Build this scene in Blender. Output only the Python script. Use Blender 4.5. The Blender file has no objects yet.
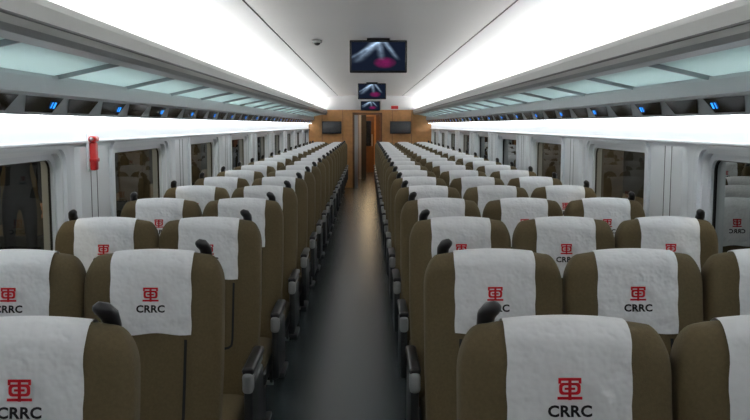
import bpy, bmesh, math, random
from mathutils import Vector
random.seed(3)
C = bpy.context
sc = C.scene
sc.view_settings.view_transform = 'Standard'
sc.view_settings.look = 'None'
sc.view_settings.exposure = 0.0

# ------------------------------------------------------------------ materials
def srgb(r, g, b):
    f = lambda c: (c/255/12.92) if c/255 <= 0.04045 else ((c/255+0.055)/1.055)**2.4
    return (f(r), f(g), f(b), 1)

def mat(name, col, rough=0.5, metal=0.0, noise=None, bump=None, spec=0.5, sheen=0, coat=0):
    m = bpy.data.materials.new(name); m.use_nodes = True
    nt = m.node_tree; b = nt.nodes['Principled BSDF']
    b.inputs['Base Color'].default_value = col
    b.inputs['Roughness'].default_value = rough
    b.inputs['Metallic'].default_value = metal
    b.inputs['Specular IOR Level'].default_value = spec
    b.inputs['Sheen Weight'].default_value = sheen
    b.inputs['Coat Weight'].default_value = coat
    tc = nt.nodes.new('ShaderNodeTexCoord')
    if noise:
        scale, amt = noise
        n = nt.nodes.new('ShaderNodeTexNoise'); n.inputs['Scale'].default_value = scale
        n.inputs['Detail'].default_value = 4
        nt.links.new(tc.outputs['Object'], n.inputs['Vector'])
        r = nt.nodes.new('ShaderNodeMapRange')
        r.inputs['From Min'].default_value = 0.3; r.inputs['From Max'].default_value = 0.7
        r.inputs['To Min'].default_value = 1-amt; r.inputs['To Max'].default_value = 1+amt
        nt.links.new(n.outputs['Fac'], r.inputs['Value'])
        mx = nt.nodes.new('ShaderNodeVectorMath'); mx.operation = 'SCALE'
        mx.inputs[0].default_value = col[:3]
        nt.links.new(r.outputs['Result'], mx.inputs['Scale'])
        nt.links.new(mx.outputs['Vector'], b.inputs['Base Color'])
    if bump:
        scale, st, dist = bump
        n2 = nt.nodes.new('ShaderNodeTexNoise'); n2.inputs['Scale'].default_value = scale
        n2.inputs['Detail'].default_value = 3
        nt.links.new(tc.outputs['Object'], n2.inputs['Vector'])
        bp = nt.nodes.new('ShaderNodeBump'); bp.inputs['Strength'].default_value = st
        bp.inputs['Distance'].default_value = dist
        nt.links.new(n2.outputs['Fac'], bp.inputs['Height'])
        nt.links.new(bp.outputs['Normal'], b.inputs['Normal'])
    return m

def emis(name, col, s):
    m = bpy.data.materials.new(name); m.use_nodes = True
    nt = m.node_tree; nt.nodes.clear()
    o = nt.nodes.new('ShaderNodeOutputMaterial'); e = nt.nodes.new('ShaderNodeEmission')
    e.inputs[0].default_value = col; e.inputs[1].default_value = s
    nt.links.new(e.outputs[0], o.inputs[0]); return m

M_fab  = mat('seat_fabric', srgb(93,81,58), 0.85, noise=(120,0.10), bump=(500,0.35,0.002), sheen=0.06, spec=0.2)
M_seam = mat('seat_seam', srgb(20,19,18), 0.8)
M_cloth= mat('headrest_cloth', srgb(228,228,230), 0.8, bump=(11,0.65,0.035), spec=0.2)
M_red  = mat('logo_red', srgb(190,28,40), 0.7, spec=0.2)
M_ink  = mat('logo_ink', srgb(34,32,34), 0.7, spec=0.2)
M_blk  = mat('black_plastic', srgb(30,30,33), 0.35)
M_grey = mat('grey_plastic', srgb(150,152,152), 0.35)
M_dgry = mat('dark_grey_metal', srgb(58,60,62), 0.45, 0.4)
M_wall = mat('wall_white', srgb(232,235,238), 0.35, noise=(3,0.01))
M_trim = mat('window_trim_white', srgb(224,228,232), 0.3)
M_ceil = mat('ceiling_white', srgb(240,240,240), 0.45, noise=(2,0.01))
M_cove = mat('cove_white', srgb(228,230,232), 0.5)
M_groove = mat('groove_grey', srgb(110,110,110), 0.6)
M_beam = mat('rack_beam', srgb(206,207,204), 0.4, 0.0)
M_alu  = mat('aluminium', srgb(160,164,166), 0.35, 0.6)
M_floor= mat('floor_vinyl', srgb(56,65,69), 0.27, noise=(220,0.22), spec=0.5)
M_wood = mat('wood_veneer', srgb(184,132,80), 0.4, noise=(9,0.14))
M_wood2= mat('wood_dark', srgb(100,68,42), 0.35, noise=(9,0.14))
M_hous = mat('rail_grey', srgb(156,162,166), 0.35, 0.1)
M_lens = mat('display_lens', srgb(14,18,24), 0.08, spec=0.8)
M_redp = mat('red_plastic', srgb(205,40,38), 0.3)
M_rub  = mat('rubber_black', srgb(16,17,18), 0.5)
M_ext  = mat('platform_concrete', srgb(104,92,72), 0.7, noise=(4,0.3))
M_extd = mat('platform_dark', srgb(30,33,34), 0.5, noise=(3,0.3))
M_jack = mat('jacket_navy', srgb(24,28,40), 0.8, bump=(60,0.3,0.005))
M_skin = mat('skin', srgb(196,148,118), 0.55)
M_hair = mat('hair_black', srgb(20,17,15), 0.6)
M_led  = emis('cove_led', (1,0.985,0.96,1), 28)
M_led2 = emis('wall_led', (0.95,0.985,1,1), 9.5)
M_warm = emis('vestibule_lamp', (1,0.76,0.45,1), 12)
M_blue = emis('blue_led', (0.03,0.28,1,1), 2.0)
M_plat = emis('platform_lamp', (1,0.88,0.66,1), 90)

def glass_mat():
    m = bpy.data.materials.new('window_glass'); m.use_nodes = True
    nt = m.node_tree; nt.nodes.clear()
    o = nt.nodes.new('ShaderNodeOutputMaterial')
    t = nt.nodes.new('ShaderNodeBsdfTransparent'); t.inputs[0].default_value = (0.46,0.48,0.46,1)
    g = nt.nodes.new('ShaderNodeBsdfGlossy'); g.inputs['Roughness'].default_value = 0.01
    g.inputs['Color'].default_value = (0.33,0.34,0.33,1)
    f = nt.nodes.new('ShaderNodeFresnel'); f.inputs[0].default_value = 1.36
    mx = nt.nodes.new('ShaderNodeMixShader')
    nt.links.new(f.outputs[0], mx.inputs[0]); nt.links.new(t.outputs[0], mx.inputs[1])
    nt.links.new(g.outputs[0], mx.inputs[2]); nt.links.new(mx.outputs[0], o.inputs[0])
    return m
M_glass = glass_mat()

def frost_mat():
    m = bpy.data.materials.new('frosted_glass'); m.use_nodes = True
    nt = m.node_tree; nt.nodes.clear()
    o = nt.nodes.new('ShaderNodeOutputMaterial')
    t = nt.nodes.new('ShaderNodeBsdfTranslucent'); t.inputs[0].default_value = (0.82,0.94,0.94,1)
    d = nt.nodes.new('ShaderNodeBsdfPrincipled'); d.inputs['Base Color'].default_value = (0.60,0.74,0.74,1)
    d.inputs['Roughness'].default_value = 0.15
    mx = nt.nodes.new('ShaderNodeMixShader'); mx.inputs[0].default_value = 0.28
    nt.links.new(t.outputs[0], mx.inputs[1]); nt.links.new(d.outputs[0], mx.inputs[2])
    nt.links.new(mx.outputs[0], o.inputs[0]); return m
M_frost = frost_mat()

def screen_mat():
    m = bpy.data.materials.new('screen_picture'); m.use_nodes = True
    nt = m.node_tree; nt.nodes.clear(); L = nt.links.new
    o = nt.nodes.new('ShaderNodeOutputMaterial'); e = nt.nodes.new('ShaderNodeEmission')
    tc = nt.nodes.new('ShaderNodeTexCoord')
    sep = nt.nodes.new('ShaderNodeSeparateXYZ'); L(tc.outputs['Generated'], sep.inputs[0])
    def mth(op, a, b=None, clamp=False):
        n = nt.nodes.new('ShaderNodeMath'); n.operation = op; n.use_clamp = clamp
        for i, v in enumerate((a, b)):
            if v is None: continue
            if isinstance(v, (int, float)): n.inputs[i].default_value = v
            else: L(v, n.inputs[i])
        return n.outputs[0]
    def beam(cx, cz, slope, wdt, z0):
        dx = mth('SUBTRACT', mth('SUBTRACT', sep.outputs[0], cx), mth('MULTIPLY', mth('SUBTRACT', sep.outputs[2], cz), slope))
        a = mth('SUBTRACT', 1, mth('DIVIDE', mth('ABSOLUTE', dx), wdt), True)
        b = mth('MULTIPLY', mth('SUBTRACT', sep.outputs[2], z0), 1.7, True)
        return mth('MULTIPLY', mth('POWER', a, 1.7), b)
    s = mth('ADD', beam(0.36,0.8,0.55,0.16,0.25), beam(0.52,0.85,-0.1,0.10,0.35))
    s = mth('ADD', s, beam(0.70,0.8,-0.4,0.08,0.35)); s = mth('ADD', s, beam(0.22,0.7,0.9,0.09,0.3))
    n = nt.nodes.new('ShaderNodeTexNoise'); n.inputs['Scale'].default_value = 7
    L(tc.outputs['Generated'], n.inputs['Vector'])
    s = mth('MULTIPLY', s, mth('MULTIPLY', n.outputs['Fac'], 1.6))
    dx = mth('MULTIPLY', mth('SUBTRACT', sep.outputs[0], 0.62), 4.4)
    dz = mth('MULTIPLY', mth('SUBTRACT', sep.outputs[2], 0.28), 4.6)
    r = mth('SUBTRACT', 1, mth('ADD', mth('MULTIPLY', dx, dx), mth('MULTIPLY', dz, dz)), True)
    r = mth('MULTIPLY', r, mth('MULTIPLY', n.outputs['Fac'], 1.1))
    cb = nt.nodes.new('ShaderNodeCombineXYZ')
    L(mth('ADD', mth('MULTIPLY', s, 0.38), mth('ADD', mth('MULTIPLY', r, 0.26), 0.008)), cb.inputs[0])
    L(mth('ADD', mth('MULTIPLY', s, 0.52), 0.012), cb.inputs[1])
    L(mth('ADD', mth('MULTIPLY', s, 0.70), mth('ADD', mth('MULTIPLY', r, 0.09), 0.025)), cb.inputs[2])
    L(cb.outputs[0], e.inputs[0]); L(e.outputs[0], o.inputs[0]); return m
M_screen = screen_mat()

# ------------------------------------------------------------------ mesh builder
class MB:
    def __init__(s): s.v=[]; s.f=[]; s.m=[]; s.s=[]; s.mats=[]
    def mi(s, m):
        if m not in s.mats: s.mats.append(m)
        return s.mats.index(m)
    def add(s, vs, fs, m, smooth=False):
        o=len(s.v); s.v += [tuple(p) for p in vs]; k=s.mi(m)
        for f in fs: s.f.append(tuple(i+o for i in f)); s.m.append(k); s.s.append(smooth)
    def box(s, x0,x1,y0,y1,z0,z1, m, r=0, seg=2, smooth=None):
        bm=bmesh.new(); bmesh.ops.create_cube(bm,size=1)
        for v in bm.verts:
            v.co=Vector(((x0+x1)/2+v.co.x*(x1-x0),(y0+y1)/2+v.co.y*(y1-y0),(z0+z1)/2+v.co.z*(z1-z0)))
        if r>0: bmesh.ops.bevel(bm,geom=bm.edges[:],offset=r,segments=seg,profile=0.5,affect='EDGES')
        s.addbm(bm,m, (r>0) if smooth is None else smooth); bm.free()
    def addbm(s,bm,m,smooth=False):
        bm.verts.index_update()
        s.add([v.co[:] for v in bm.verts],[[v.index for v in f.verts] for f in bm.faces],m,smooth)
    def tube(s, pts, rad, m, n=12):
        vs=[];fs=[]
        P=[Vector(p) for p in pts]
        for i,p in enumerate(P):
            d=(P[min(i+1,len(P)-1)]-P[max(i-1,0)]).normalized()
            a=d.cross(Vector((0,1,0)));
            if a.length<1e-3: a=d.cross(Vector((1,0,0)))
            a.normalize(); b=d.cross(a)
            r=rad[i] if isinstance(rad,(list,tuple)) else rad
            for k in range(n):
                t=2*math.pi*k/n; vs.append(p+a*r*math.cos(t)+b*r*math.sin(t))
        for i in range(len(P)-1):
            for k in range(n):
                fs.append((i*n+k,i*n+(k+1)%n,(i+1)*n+(k+1)%n,(i+1)*n+k))
        fs.append(tuple(range(n))[::-1]); fs.append(tuple((len(P)-1)*n+k for k in range(n)))
        s.add(vs,fs,m,True)
    def prism(s, poly, y0, y1, m, closed=True, smooth=False):
        n=len(poly); vs=[(x,y0,z) for x,z in poly]+[(x,y1,z) for x,z in poly]
        fs=[(i,(i+1)%n,n+(i+1)%n,n+i) for i in range(n if closed else n-1)]
        if closed: fs+= [tuple(range(n))[::-1], tuple(range(n,2*n))]
        s.add(vs,fs,m,smooth)
    def ring(s, outer, inner, xa, xb, m, back=True):
        n=len(outer)
        vs=[(xa,)+p for p in outer]+[(xa,)+p for p in inner]+[(xb,)+p for p in outer]+[(xb,)+p for p in inner]
        fs=[]
        for i in range(n):
            j=(i+1)%n
            fs.append((i,j,n+j,n+i)); fs.append((n+i,n+j,3*n+j,3*n+i)); fs.append((2*n+i,3*n+i,3*n+j,2*n+j))
            fs.append((i,2*n+i,2*n+j,j))
        s.add(vs,fs,m)
    def obj(s, name, parent=None, loc=(0,0,0)):
        me=bpy.data.meshes.new(name); me.from_pydata(s.v,[],s.f)
        for m in s.mats: me.materials.append(m)
        me.polygons.foreach_set('material_index',s.m); me.polygons.foreach_set('use_smooth',s.s)
        me.validate(); 
        bm=bmesh.new(); bm.from_mesh(me)
        bmesh.ops.dissolve_degenerate(bm,dist=1e-6,edges=bm.edges[:])
        bmesh.ops.recalc_face_normals(bm,faces=bm.faces[:]); bm.to_mesh(me); bm.free()
        me.update()
        o=bpy.data.objects.new(name,me); C.collection.objects.link(o); o.location=loc
        if parent: o.parent=parent
        return o

def rrect(y0,y1,z0,z1,r,seg=6):
    pts=[]
    for (cy,cz,a0) in ((y1-r,z1-r,0),(y0+r,z1-r,90),(y0+r,z0+r,180),(y1-r,z0+r,270)):
        for k in range(seg+1):
            a=math.radians(a0+90*k/seg); pts.append((cy+r*math.cos(a),cz+r*math.sin(a)))
    return pts

# ------------------------------------------------------------------ seat
H=1.20
def wv(h):
    base=0.2275-0.012*max(0,(0.8-h)/0.4)
    if h>1.09:
        q=min(1,(h-1.09)/0.11); return 0.180+(base-0.180)*math.sqrt(max(0,1-q*q))
    return base
def tv(h):
    t=0.056
    if h<0.8: t=0.056+0.012*(0.8-h)/0.4
    if h>1.14:
        q=min(1,(h-1.14)/0.06); t*=math.sqrt(max(0,1-q*q))
    return t
def yc(h):
    if h>=1.04: return -(1.2-h)*0.10
    if h>=0.94:
        return -0.016-(1.04-h)*0.17
    return -0.033-(0.94-h)*0.235
NE=4.5
def sup(x,h):
    w=wv(h); q=min(0.999,abs(x)/w); return (1-q**NE)**(1/NE)
def conc(x,h):
    a=max(0,1-(abs(x)/0.135)**4); b=max(0,min(1,(h-0.45)/0.06))*max(0,min(1,(1.0-h)/0.08))
    return 0.016*a**0.6*b
def yfront(x,h): return yc(h)-tv(h)*sup(x,h)+conc(x,h)
def yback(x,h): return yc(h)+tv(h)*sup(x,h)
def zdrop(x,h): return 0.018*(x/0.2)**2*max(0,min(1,(h-1.05)/0.12))

def text_mesh():
    cu=bpy.data.curves.new('t','FONT'); cu.body='CRRC'; cu.size=1; cu.offset=0.034; cu.space_character=1.05
    cu.resolution_u=3
    o=bpy.data.objects.new('t',cu); C.collection.objects.link(o)
    dg=C.evaluated_depsgraph_get(); me=bpy.data.meshes.new_from_object(o.evaluated_get(dg))
    bpy.data.objects.remove(o)
    bm=bmesh.new(); bm.from_mesh(me)
    bmesh.ops.remove_doubles(bm,verts=bm.verts[:],dist=1e-4)
    bmesh.ops.triangulate(bm,faces=bm.faces[:]); bm.verts.index_update()
    vs=[(v.co.x,v.co.y) for v in bm.verts]; fs=[[v.index for v in f.verts] for f in bm.faces]; bm.free()
    xs=[v[0] for v in vs]; ys=[v[1] for v in vs]
    k=0.092/(max(xs)-min(xs)); cx=(max(xs)+min(xs))/2; cy=(max(ys)+min(ys))/2
    return [((x-cx)*k,(y-cy)*k*0.92) for x,y in vs], fs
TXT=text_mesh()

def seat_mesh(name, hook, arms):
    b=MB()
    hs=[0.40+0.045*i for i in range(14)]+[1.02,1.04,1.06,1.08,1.10,1.12,1.135,1.15,1.163,1.174,1.183,1.19,1.195,1.1985,1.2]
    N=56; vs=[];fs=[]
    for h in hs:
        w=wv(h)
        for k in range(N):
            t=2*math.pi*k/N; c=math.cos(t); s_=math.sin(t)
            x=w*math.copysign(abs(c)**(2/NE),c); yy=tv(h)*math.copysign(abs(s_)**(2/NE),s_)
            y=yc(h)+yy
            if s_<0: y+=conc(x,h)*(-yy/tv(h) if tv(h)>1e-5 else 0)
            vs.append((x,y,h-zdrop(x,h)))
    for i in range(len(hs)-1):
        for k in range(N): fs.append((i*N+k,i*N+(k+1)%N,(i+1)*N+(k+1)%N,(i+1)*N+k))
    fs.append(tuple(range(N)))
    b.add(vs,fs,M_fab,True)
    vs=[];fs=[]; M=28; ys=[-0.66,-0.655,-0.645,-0.63,-0.60,-0.55,-0.45,-0.3,-0.2,-0.17]
    for y in ys:
        e=min(1,(y+0.66)/0.06); k2=math.sqrt(max(0.0,1-(1-e)**2)); k2=max(k2,0.03)
        top=0.455+0.012*math.sin((y+0.66)/0.5*math.pi); cz=0.40+0.01*e; hh=(top-cz)*k2
        for k in range(M):
            t=2*math.pi*k/M; c=math.cos(t); s_=math.sin(t)
            x=(0.188-0.02*(1-k2))*math.copysign(abs(c)**(2/5),c)
            z=cz+ (hh if s_>0 else 0.05*k2)*math.copysign(abs(s_)**(2/3.5),s_)
            vs.append((x,y,z))
    for i in range(len(ys)-1):
        for k in range(M): fs.append((i*M+k,i*M+(k+1)%M,(i+1)*M+(k+1)%M,(i+1)*M+k))
    fs.append(tuple(range(M))); fs.append(tuple((len(ys)-1)*M+k for k in range(M)))
    b.add(vs,fs,M_fab,True)
    def strip(p):
        vs=[];fs=[]
        for i,(x,h) in enumerate(p):
            q0=p[max(i-1,0)]; q1=p[min(i+1,len(p)-1)]
            dx=q1[0]-q0[0]; dh=q1[1]-q0[1]; l=math.hypot(dx,dh); nx,nh=-dh/l*0.005,dx/l*0.005
            for s_ in (-1,1):
                X=x+nx*s_; Hh=h+nh*s_; vs.append((X,yfront(X,Hh)-0.003,Hh))
        for i in range(len(p)-1): fs.append((2*i,2*i+1,2*i+3,2*i+2))
        b.add(vs,fs,M_seam)
    u=[(-0.112,0.92-0.03*i) for i in range(9)]+[(-0.108,0.655),(-0.095,0.645)]+[(-0.08+0.02*i,0.642) for i in range(9)]+[(0.095,0.645),(0.108,0.655)]+[(0.112,0.68+0.03*i) for i in range(9)]
    strip(u)
    cw=0.131; nx=15; rows=[]
    for h in [0.938,0.95,0.965,0.98,1.0,1.03,1.06,1.09,1.12,1.14,1.155,1.168,1.179,1.188,1.195,1.199]: rows.append((h,0))
    rows.append((1.2,1))
    for h in [1.199,1.195,1.188,1.179,1.168,1.15,1.12,1.08,1.04,1.0]: rows.append((h,2))
    vs=[];fs=[]
    for ri,(h,sd) in enumerate(rows):
        for i in range(nx):
            a=-1+2*i/(nx-1); x=cw*a*(1+0.012*math.sin(h*60))
            hh=h+(0.004*math.sin(a*5+1) if ri==0 else 0)
            up=0.004*max(0,(h-1.1)/0.1)
            if sd==0: y=yfront(x,hh)-0.0045-(0.004*(1-abs(a))if ri<2 else 0)
            elif sd==1: y=yc(h)
            else: y=yback(x,hh)+0.0045
            vs.append((x,y,hh-zdrop(x,hh)+up))
    for r in range(len(rows)-1):
        for i in range(nx-1): fs.append((r*nx+i,r*nx+i+1,(r+1)*nx+i+1,(r+1)*nx+i))
    b.add(vs,fs,M_cloth,True)
    def decal(pts,faces,m,ch):
        b.add([(x,yfront(x,ch+z)-0.0068,ch+z-zdrop(x,ch+z)) for x,z in pts],faces,m)
    decal(TXT[0],TXT[1],M_ink,1.021)
    def bar(x0,x1,z0,z1):
        n=4; P=[(x0+(x1-x0)*i/n,z) for i in range(n+1) for z in (z0,z1)]
        decal(P,[(2*i,2*i+2,2*i+3,2*i+1) for i in range(n)],M_red,1.067)
    o_=rrect(-0.0225,0.0225,-0.0125,0.0125,0.008); i_=rrect(-0.0155,0.0155,-0.0070,0.0070,0.005); n=len(o_)
    decal(o_+i_,[(i,(i+1)%n,n+(i+1)%n,n+i) for i in range(n)],M_red,1.067)
    bar(-0.0035,0.0035,-0.0235,0.0225); bar(-0.011,0.011,-0.0025,0.0025)
    bar(-0.026,0.026,-0.0225,-0.0165)
    bar(-0.024,0.024,0.0165,0.0225); bar(-0.024,-0.018,0.0105,0.0165); bar(0.018,0.024,0.0105,0.0165)
    b.box(-0.165,0.165,-0.03,-0.012,0.70,0.90,M_grey,0.006)
    if hook:
        s=hook
        b.tube([(s*0.158,0.040,1.09),(s*0.160,0.045,1.13),(s*0.162,0.038,1.175),(s*0.162,0.018,1.203),(s*0.156,0.0,1.218),(s*0.146,-0.012,1.225),(s*0.139,-0.018,1.226)],
               [0.014,0.017,0.019,0.020,0.019,0.015,0.007],M_blk)
    for s,wd in arms:
        c=s*(0.226 if wd else 0.206); hw=0.024 if wd else 0.018
        b.box(c-hw,c+hw,-0.49,-0.13,0.622,0.652,M_blk,0.012,3)
        b.box(c-hw*0.9,c+hw*0.9,-0.505,-0.44,0.55,0.632,M_grey if wd else M_dgry,0.016,3)
        b.box(c-hw*0.7,c+hw*0.7,-0.46,-0.14,0.585,0.632,M_grey,0.01)
        if wd: b.box(c-0.017,c+0.017,-0.49,-0.12,0.30,0.57,M_dgry,0.014,3)
        else: b.box(c-0.012,c+0.012,-0.24,-0.14,0.36,0.6,M_dgry,0.006)
    b.box(-0.19,0.19,-0.6,-0.08,0.30,0.37,M_dgry,0.015)
    for s in (-0.12,0.12):
        b.box(s-0.025,s+0.025,-0.42,-0.24,0.02,0.31,M_dgry,0.008)
    b.box(-0.17,0.17,-0.46,-0.18,0.0,0.03,M_dgry,0.008)
    b.tube([(-0.16,-0.02,0.14),(0.16,-0.02,0.14)],0.014,M_alu)
    for s in (-0.15,0.15): b.tube([(s,-0.02,0.14),(s,-0.14,0.33)],0.010,M_dgry)
    return b.obj(name)

ROW0=1.76; PITCH=0.98
XL=[-0.700,-1.158]; XR=[0.416,0.881,1.344]
variants={
 'LA':('L',XL[0],1,[(1,True)]),
 'LW':('L',XL[1],-1,[(1,False),(-1,False)]),
 'RA':('R',XR[0],-1,[(-1,True),(1,False)]),
 'RM':('R',XR[1],0,[(1,False)]),
 'RW':('R',XR[2],1,[(1,False)]),
}
for key,(sd,x,hook,arms) in variants.items():
    proto=None
    for r in range(-3,20):
        y=ROW0+PITCH*r
        if proto is None:
            proto=seat_mesh('passenger_seat',hook,arms); o=proto
        else:
            o=bpy.data.objects.new('passenger_seat',proto.data); C.collection.objects.link(o)
        dx=0.0
        if r==0: dx=-0.018 if sd=='L' else 0.005
        o.location=(x+dx,y,0)

# ------------------------------------------------------------------ shell
CX=0.08; UW=1.575; Y0=-4.005; Y1=21.555
WP=2.13; WB=4.515
VE=Y1+7.0
def X(side,u): return CX+side*u

b=MB(); b.box(X(-1,1.7),X(1,1.7),Y0-0.1,VE+0.1,-0.06,0,M_floor); b.obj('floor')

b=MB()
arch=[(X(-1,0.81)+1.62*i/12, 2.35+0.02*(1-((i-6)/6)**2)) for i in range(13)]
b.prism(arch,Y0,Y1,M_ceil,closed=False,smooth=True)
b.prism([(X(-1,1.72),2.45),(X(1,1.72),2.45),(X(1,1.72),2.5),(X(-1,1.72),2.5)],Y0-0.1,Y1+0.1,M_ceil)
b.obj('ceiling')
for s in (-1,1):
    b=MB()
    cv=[(0.822,2.352),(0.95,2.345),(1.08,2.325),(1.2,2.29),(1.32,2.235),(1.43,2.16),(1.52,2.06),(1.575,1.95),(1.575,1.88)]
    b.prism([(X(s,u),z) for u,z in cv],Y0,Y1,M_cove,closed=False,smooth=True)
    b.prism([(X(s,0.806),2.349),(X(s,0.806),2.375),(X(s,0.824),2.375),(X(s,0.824),2.351)],Y0,Y1,M_groove,closed=False)
    b.obj('trim_cove_'+('left' if s<0 else 'right'))

for s,nm in ((-1,'left'),(1,'right')):
    wl=MB(); tr=MB()
    for k in range(-4,8):
        a=WB+WP*k; wy0=a+0.415; wy1=wy0+1.30; z0,z1=0.80,1.475
        outer=rrect(a,a+WP,0,1.9,0.0); inner=rrect(wy0,wy1,z0,z1,0.07)
        wl.ring(outer,inner,X(s,UW),X(s,UW+0.10),M_wall)
        tr.ring(rrect(wy0-0.075,wy1+0.075,z0-0.075,z1+0.045,0.10),rrect(wy0-0.02,wy1+0.02,z0-0.02,z1+0.02,0.075),X(s,UW-0.018),X(s,UW+0.002),M_trim)
        tr.ring(rrect(wy0-0.02,wy1+0.02,z0-0.02,z1+0.02,0.075),rrect(wy0+0.03,wy1-0.03,z0+0.03,z1-0.03,0.06),X(s,UW+0.03),X(s,UW+0.045),M_trim)
        c=a
        hw=0.235
        poly=[(X(s,UW+0.002),c-hw),(X(s,UW-0.022),c-hw+0.03),(X(s,UW-0.022),c+hw-0.03),(X(s,UW+0.002),c+hw)]
        vs=[(p[0],p[1],0.02) for p in poly]+[(p[0],p[1],1.50) for p in poly]
        tr.add(vs,[(0,1,5,4),(1,2,6,5),(2,3,7,6),(4,5,6,7)],M_wall)
        for g in (-0.05,0.05):
            tr.box(min(X(s,UW-0.0235),X(s,UW-0.02)),max(X(s,UW-0.0235),X(s,UW-0.02)),c+g-0.004,c+g+0.004,0.02,1.50,M_groove)
        w=MB()
        w.ring(rrect(wy0+0.0,wy1-0.0,z0,z1,0.07),rrect(wy0+0.035,wy1-0.035,z0+0.035,z1-0.035,0.05),X(s,UW+0.046),X(s,UW+0.055),M_rub)
        g=rrect(wy0+0.03,wy1-0.03,z0+0.03,z1-0.03,0.05); gx=X(s,UW+0.053)
        w.add([(gx,)+p for p in g],[tuple(range(len(g)))],M_glass)
        w.obj('window_%d'%((k+5)+(12 if s>0 else 0)))
    wl.obj('wall_'+nm)
    x0,x1=sorted((X(s,UW-0.028),X(s,UW)))
    tr.box(x0,x1,Y0,Y1,1.515,1.535,M_trim,0.006)
    tr.obj('trim_%d'%(1 if s<0 else 2))
    bb=MB(); x0,x1=sorted((X(s,UW-0.03),X(s,UW))); bb.box(x0,x1,Y0,Y1,0,0.16,M_dgry,0.01); bb.obj('baseboard_'+nm)

    root=bpy.data.objects.new('luggage_rack',None); C.collection.objects.link(root)
    r=MB()
    prof=[(1.115,1.905),(1.10,1.93),(1.10,1.985),(1.112,2.012),(1.135,2.022),(1.165,2.018),(1.185,1.99),(1.30,1.985),(1.305,1.975),(1.235,1.96),(1.235,1.90),(1.20,1.89)]
    r.prism([(X(s,u),z) for u,z in prof],Y0,Y1,M_beam)
    prof=[(1.105,1.902),(1.12,1.882),(1.17,1.872),(1.20,1.878),(1.20,1.892),(1.12,1.904)]
    r.prism([(X(s,u),z) for u,z in prof],Y0,Y1,M_alu)
    r.prism([(X(s,1.1005),1.925),(X(s,1.098),1.929),(X(s,1.098),1.934),(X(s,1.1005),1.937)],Y0,Y1,M_groove)
    r.obj('front_beam',root)
    g=MB(); g.prism([(X(s,1.19),1.888),(X(s,1.46),1.828),(X(s,1.46),1.836),(X(s,1.19),1.896)],Y0,Y1,M_frost); g.obj('glass_shelf',root)
    k=MB(); y=WB-WP*4+0.3
    while y<Y1:
        k.prism([(X(s,1.17),1.872),(X(s,1.46),1.808),(X(s,1.575),1.80),(X(s,1.575),1.86),(X(s,1.46),1.86),(X(s,1.2),1.93)],y-0.007,y+0.007,M_alu)
        y+=WP/2
    k.obj('brackets',root)
    h=MB()
    prof=[(1.445,1.826),(1.44,1.81),(1.435,1.745),(1.45,1.735),(1.485,1.665),(1.49,1.655),(1.575,1.655),(1.575,1.826)]
    h.prism([(X(s,u),z) for u,z in prof],Y0,Y1,M_hous)
    def slant(u,z,off):
        return (X(s,u-0.894*off),z-0.447*off)
    yy=Y0+0.05
    A=(1.451,1.732); B=(1.484,1.668)
    while yy<Y1-0.3:
        a0=slant(*A,0.003); b0=slant(*B,0.003)
        h.add([(a0[0],yy,a0[1]),(a0[0],yy+0.42,a0[1]),(b0[0],yy+0.36,b0[1]),(b0[0],yy+0.06,b0[1])],[(0,1,2,3)],M_lens)
        yy+=PITCH/2
    for rr in range(-3,20):
        yb=ROW0+PITCH*rr-0.02
        for q,(za,zb,wd) in enumerate(((0.3,0.7,0.010),(0.3,0.7,0.020))):
            yq=yb+q*0.03
            P=lambda t: slant(A[0]+(B[0]-A[0])*t,A[1]+(B[1]-A[1])*t,0.006)
            p0,p1=P(za),P(zb)
            h.add([(p0[0],yq,p0[1]),(p0[0],yq+wd,p0[1]),(p1[0],yq+wd,p1[1]),(p1[0],yq,p1[1])],[(0,1,2,3)],M_blue)
    h.obj('service_rail',root)
    l=MB(); x0,x1=sorted((X(s,1.245),X(s,1.295))); l.box(x0,x1,Y0+0.05,Y1-0.05,1.987,1.995,M_led); l.obj('cove_light',root)
    l=MB(); x0,x1=sorted((X(s,1.492),X(s,1.532))); l.box(x0,x1,Y0+0.05,Y1-0.05,1.648,1.654,M_led2); l.obj('wall_light',root)

b=MB(); b.box(X(-1,1.7),X(1,1.7),Y0-0.1,Y0,0,2.45,M_wall); b.obj('wall_back')

# ------------------------------------------------------------------ end wall with open doorway
DX0,DX1,DH=-0.37,0.39,1.93
b=MB()
def endbox(x0,x1,z0,z1,m,y0=Y1,y1=Y1+0.08,r=0): b.box(x0,x1,y0,y1,z0,z1,m,r)
endbox(X(-1,1.7),DX0,0,2.0,M_wood); endbox(DX1,X(1,1.7),0,2.0,M_wood)
endbox(DX0,DX1,DH,2.0,M_wood)
endbox(X(-1,1.7),X(1,1.7),2.0,2.45,M_ceil)
for x in (-1.15,-0.62,0.65,1.15): endbox(x-0.005,x+0.005,0,2.0,M_wood2,Y1-0.003,Y1+0.01)
b.obj('wall_end')
b=MB()
for x in (DX0,DX1-0.05): b.box(x,x+0.05,Y1-0.02,Y1+0.1,0,DH,M_wood2)
b.box(DX0,DX1,Y1-0.02,Y1+0.1,DH-0.06,DH,M_wood2)
b.box(DX0+0.05,DX0+0.14,Y1+0.02,Y1+0.06,0,DH-0.06,M_alu)
b.obj('door_1')
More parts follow.
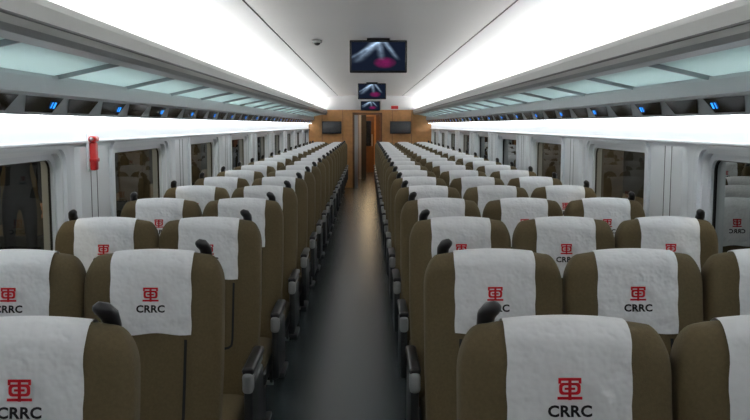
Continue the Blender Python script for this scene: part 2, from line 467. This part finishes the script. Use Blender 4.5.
# vestibule passage, inner frame open to the gangway
b=MB(); b.box(DX0-0.2,DX0-0.08,Y1+0.08,VE,0,2.15,M_wood); b.obj('wall_vestibule_left')
b=MB(); b.box(DX1+0.08,DX1+0.2,Y1+0.08,VE,0,2.15,M_wood); b.obj('wall_vestibule_right')
b=MB(); b.box(DX0-0.2,DX1+0.2,Y1+0.08,VE,2.15,2.2,M_ceil); b.obj('ceiling_vestibule')
b=MB(); b.box(DX0-0.2,DX1+0.2,VE,VE+0.06,0,2.2,M_wood); b.obj('wall_vestibule_end')
b=MB(); yy=Y1+3.4
b.box(DX0-0.075,-0.25,yy,yy+0.07,0.002,2.145,M_wood2); b.box(0.27,DX1+0.075,yy,yy+0.07,0.002,2.145,M_wood2)
b.box(-0.25,0.27,yy,yy+0.07,1.92,2.145,M_wood2)
b.box(-0.25,-0.17,yy+0.02,yy+0.05,0.002,1.92,M_alu); b.box(-0.17,-0.02,yy+0.03,yy+0.04,0.002,1.92,M_extd)
b.obj('door_2')
b=MB()
b.box(-0.22,0.24,VE-0.06,VE-0.005,0.002,1.9,M_wood2); b.box(-0.12,0.14,VE-0.07,VE-0.05,0.9,1.75,M_lens)
b.box(0.16,0.19,VE-0.09,VE-0.06,0.9,1.3,M_alu); b.obj('door_3')
for y0_ in (0.6,4.2):
    b=MB(); b.box(-0.12,0.14,Y1+y0_,Y1+y0_+2.0,2.12,2.145,M_warm); b.obj('vestibule_ceiling_lamp')

# ------------------------------------------------------------------ televisions
def tv_set(x,y,z,w,hh,tilt=0,mount=None,off=False):
    root=bpy.data.objects.new('television',None); C.collection.objects.link(root); root.location=(x,y,z)
    b=MB(); b.box(-w/2,w/2,0,0.045,-hh/2,hh/2,M_blk,0.008); 
    if mount: b.box(-0.10,0.10,0.03,0.10,-0.05,mount-z,M_blk,0.006)
    b.obj('housing',root)
    b=MB(); b.box(-w/2+0.018,w/2-0.018,-0.003,0.0,-hh/2+0.018,hh/2-0.018,M_lens if off else M_screen); b.obj('screen',root)
    root.rotation_euler=(math.radians(tilt),0,0)
tv_set(0.10,7.35,2.205,0.50,0.28,0,2.366)
tv_set(0.09,14.9,2.205,0.50,0.28,0,2.366)
tv_set(0.09,Y1-0.06,2.10,0.50,0.24)
tv_set(-0.90,Y1-0.06,1.55,0.50,0.32,off=True)
tv_set(0.86,Y1-0.06,1.55,0.54,0.32,off=True)

b=MB(); bm=bmesh.new()
bmesh.ops.create_uvsphere(bm,u_segments=20,v_segments=10,radius=0.03)
for v in bm.verts: v.co.z=v.co.z*0.9-0.012
b.addbm(bm,M_blk,True); bm.free()
b.tube([(0,0,-0.016),(0,0,0.006)],[0.042,0.046],M_grey,20)
b.obj('ceiling_security_camera',loc=(-0.44,7.5,2.350))

root=bpy.data.objects.new('emergency_hammer',None); C.collection.objects.link(root)
root.location=(X(-1,UW-0.022),4.44,1.468)
b=MB()
b.box(0,0.012,-0.035,0.035,-0.10,0.10,M_trim,0.005)
b.obj('bracket',root)
b=MB()
b.box(0.012,0.045,-0.026,0.026,-0.095,0.055,M_redp,0.010,3)
b.tube([(0.03,-0.04,0.07),(0.03,0.04,0.07)],[0.016,0.016],M_redp)
b.tube([(0.03,-0.055,0.07),(0.03,-0.04,0.07)],[0.003,0.012],M_alu)
b.box(0.012,0.05,-0.030,0.030,-0.05,-0.03,M_redp,0.005)
b.obj('hammer',root)

b=MB(); b.box(0.62,0.80,Y1-0.03,Y1,2.02,2.10,M_redp,0.005); b.obj('exit_sign')

# ------------------------------------------------------------------ outside: night platform
for s,nm in ((-1,'left'),(1,'right')):
    x0,x1=sorted((X(s,1.80),X(s,6.4)))
    b=MB(); b.box(x0,x1,-8,34,-0.3,-0.1,M_ext); b.obj('ground_platform')
    b=MB(); x0,x1=sorted((X(s,6.4),X(s,6.5))); b.box(x0,x1,-8,34,-0.3,4.2,M_extd)
    for i in range(14):
        xa,xb=sorted((X(s,6.34),X(s,6.4))); b.box(xa,xb,-6+i*3,-4.6+i*3,0.9,2.3,M_ext)
    b.obj('wall_platform_'+nm)
    for i in range(8):
        b=MB(); yb=-4+i*4.7; xc=X(s,4.2)
        b.box(xc-0.22,xc+0.22,yb-0.22,yb+0.22,-0.1,4.2,M_ext,0.03); b.box(xc-0.27,xc+0.27,yb-0.27,yb+0.27,-0.1,0.3,M_extd,0.02)
        b.obj('platform_column')
        b=MB(); b.box(xc-0.06,xc+0.06,yb+1.2,yb+3.2,3.6,3.66,M_plat); b.box(xc-0.09,xc+0.09,yb+1.1,yb+3.3,3.66,3.72,M_extd)
        b.tube([(xc,yb+2.2,3.7),(xc,yb+2.2,4.2)],0.015,M_dgry); b.obj('platform_lamp')
    x0,x1=sorted((X(s,1.80),X(s,6.5)))
    b=MB(); b.box(x0,x1,-8,34,4.2,4.3,M_extd); b.obj('ceiling_platform')

# ------------------------------------------------------------------ person waiting on the platform
def skin_part(name, pts, edges, radii, m, parent, rootv=0):
    me=bpy.data.meshes.new(name); me.from_pydata(pts,edges,[]); me.materials.append(m)
    o=bpy.data.objects.new(name,me); C.collection.objects.link(o); o.parent=parent
    md=o.modifiers.new('skin','SKIN'); md.use_smooth_shade=True
    for i,v in enumerate(me.skin_vertices[0].data):
        r=radii[i]; v.radius=r if isinstance(r,tuple) else (r,r)
        v.use_root=(i==rootv)
    sb=o.modifiers.new('sub','SUBSURF'); sb.levels=2; sb.render_levels=2
    return o
per=bpy.data.objects.new('person_standing',None); C.collection.objects.link(per)
per.location=(-3.75,9.0,-0.1); per.rotation_euler=(0,0,math.radians(25))
P=[(0,0,0.93),(0,0,1.08),(0,0.01,1.28),(0,0.01,1.40),(0,0,1.49),
   (0.10,0,0.88),(0.11,0.0,0.50),(0.12,0.02,0.10),(0.12,-0.13,0.045),
   (-0.10,0,0.88),(-0.11,-0.02,0.50),(-0.12,0.02,0.10),(-0.12,-0.13,0.045),
   (0.18,0.01,1.38),(0.23,0.02,1.12),(0.235,-0.05,0.88),
   (-0.18,0.01,1.38),(-0.23,0.02,1.12),(-0.235,-0.05,0.88)]
E=[(0,1),(1,2),(2,3),(3,4),(0,5),(5,6),(6,7),(7,8),(0,9),(9,10),(10,11),(11,12),(3,13),(13,14),(14,15),(3,16),(16,17),(17,18)]
R=[(0.15,0.11),(0.14,0.10),(0.16,0.11),(0.11,0.085),0.055,0.095,0.062,0.045,0.04,0.095,0.062,0.045,0.04,0.066,0.050,0.038,0.066,0.050,0.038]
skin_part('clothed_body',P,E,R,M_jack,per)
hp=[(0,0,1.46),(0,-0.005,1.53),(0,-0.015,1.58),(0,0.0,1.66),(0,0.005,1.71)]
skin_part('head',hp,[(0,1),(1,2),(2,3),(3,4)],[0.05,0.052,(0.066,0.078),(0.075,0.092),(0.055,0.07)],M_skin,per)
b=MB(); bm=bmesh.new(); bmesh.ops.create_uvsphere(bm,u_segments=20,v_segments=12,radius=1)
bmesh.ops.delete(bm,geom=[v for v in bm.verts if v.co.z<-0.35 or (v.co.y<-0.45 and v.co.z<0.45)],context='VERTS')
for v in bm.verts: v.co=Vector((v.co.x*0.088,v.co.y*0.108+0.008,v.co.z*0.10+1.665))
b.addbm(bm,M_hair,True); bm.free(); b.obj('hair',per)
b=MB()
b.tube([(0,-0.085,1.645),(0,-0.108,1.62),(0,-0.088,1.612)],[0.008,0.013,0.009],M_skin)
for s in (-1,1):
    b.tube([(s*0.03-0.008,-0.088,1.652),(s*0.03+0.008,-0.088,1.652)],0.007,M_hair)
    b.tube([(s*0.078,0.0,1.66),(s*0.086,0.004,1.64),(s*0.078,0.002,1.61)],[0.010,0.014,0.007],M_skin)
b.tube([(-0.02,-0.082,1.585),(0.02,-0.082,1.585)],0.005,M_redp)
b.obj('face_features',per)
for s,nm in ((1,'hand_left'),(-1,'hand_right')):
    x=s*0.235
    pts=[(x,-0.055,0.87),(x,-0.07,0.80)]; ed=[(0,1)]; rd=[0.026,(0.022,0.036)]
    for i,(dy,L) in enumerate(((-0.03,0.072),(-0.01,0.08),(0.01,0.075),(0.028,0.06))):
        k=len(pts); pts+=[(x,-0.07+dy,0.785),(x-s*0.006,-0.075+dy*1.1,0.785-L*0.55),(x-s*0.02,-0.077+dy*1.1,0.785-L)]
        ed+=[(1,k),(k,k+1),(k+1,k+2)]; rd+=[0.010,0.009,0.007]
    k=len(pts); pts+=[(x-s*0.012,-0.105,0.83),(x-s*0.018,-0.122,0.795)]; ed+=[(0,k),(k,k+1)]; rd+=[0.011,0.009]
    skin_part(nm,pts,ed,rd,M_skin,per)

w=bpy.data.worlds.new('night'); sc.world=w; w.use_nodes=True
w.node_tree.nodes['Background'].inputs[0].default_value=(0.01,0.012,0.016,1)
w.node_tree.nodes['Background'].inputs[1].default_value=1

cam=bpy.data.cameras.new('camera'); co=bpy.data.objects.new('camera',cam); C.collection.objects.link(co)
cam.sensor_width=36; cam.lens=835/750*36; cam.clip_start=0.05
co.location=(0,0,1.612)
co.rotation_euler=(math.radians(90-5.81),0,math.radians(-0.55))
sc.camera=co
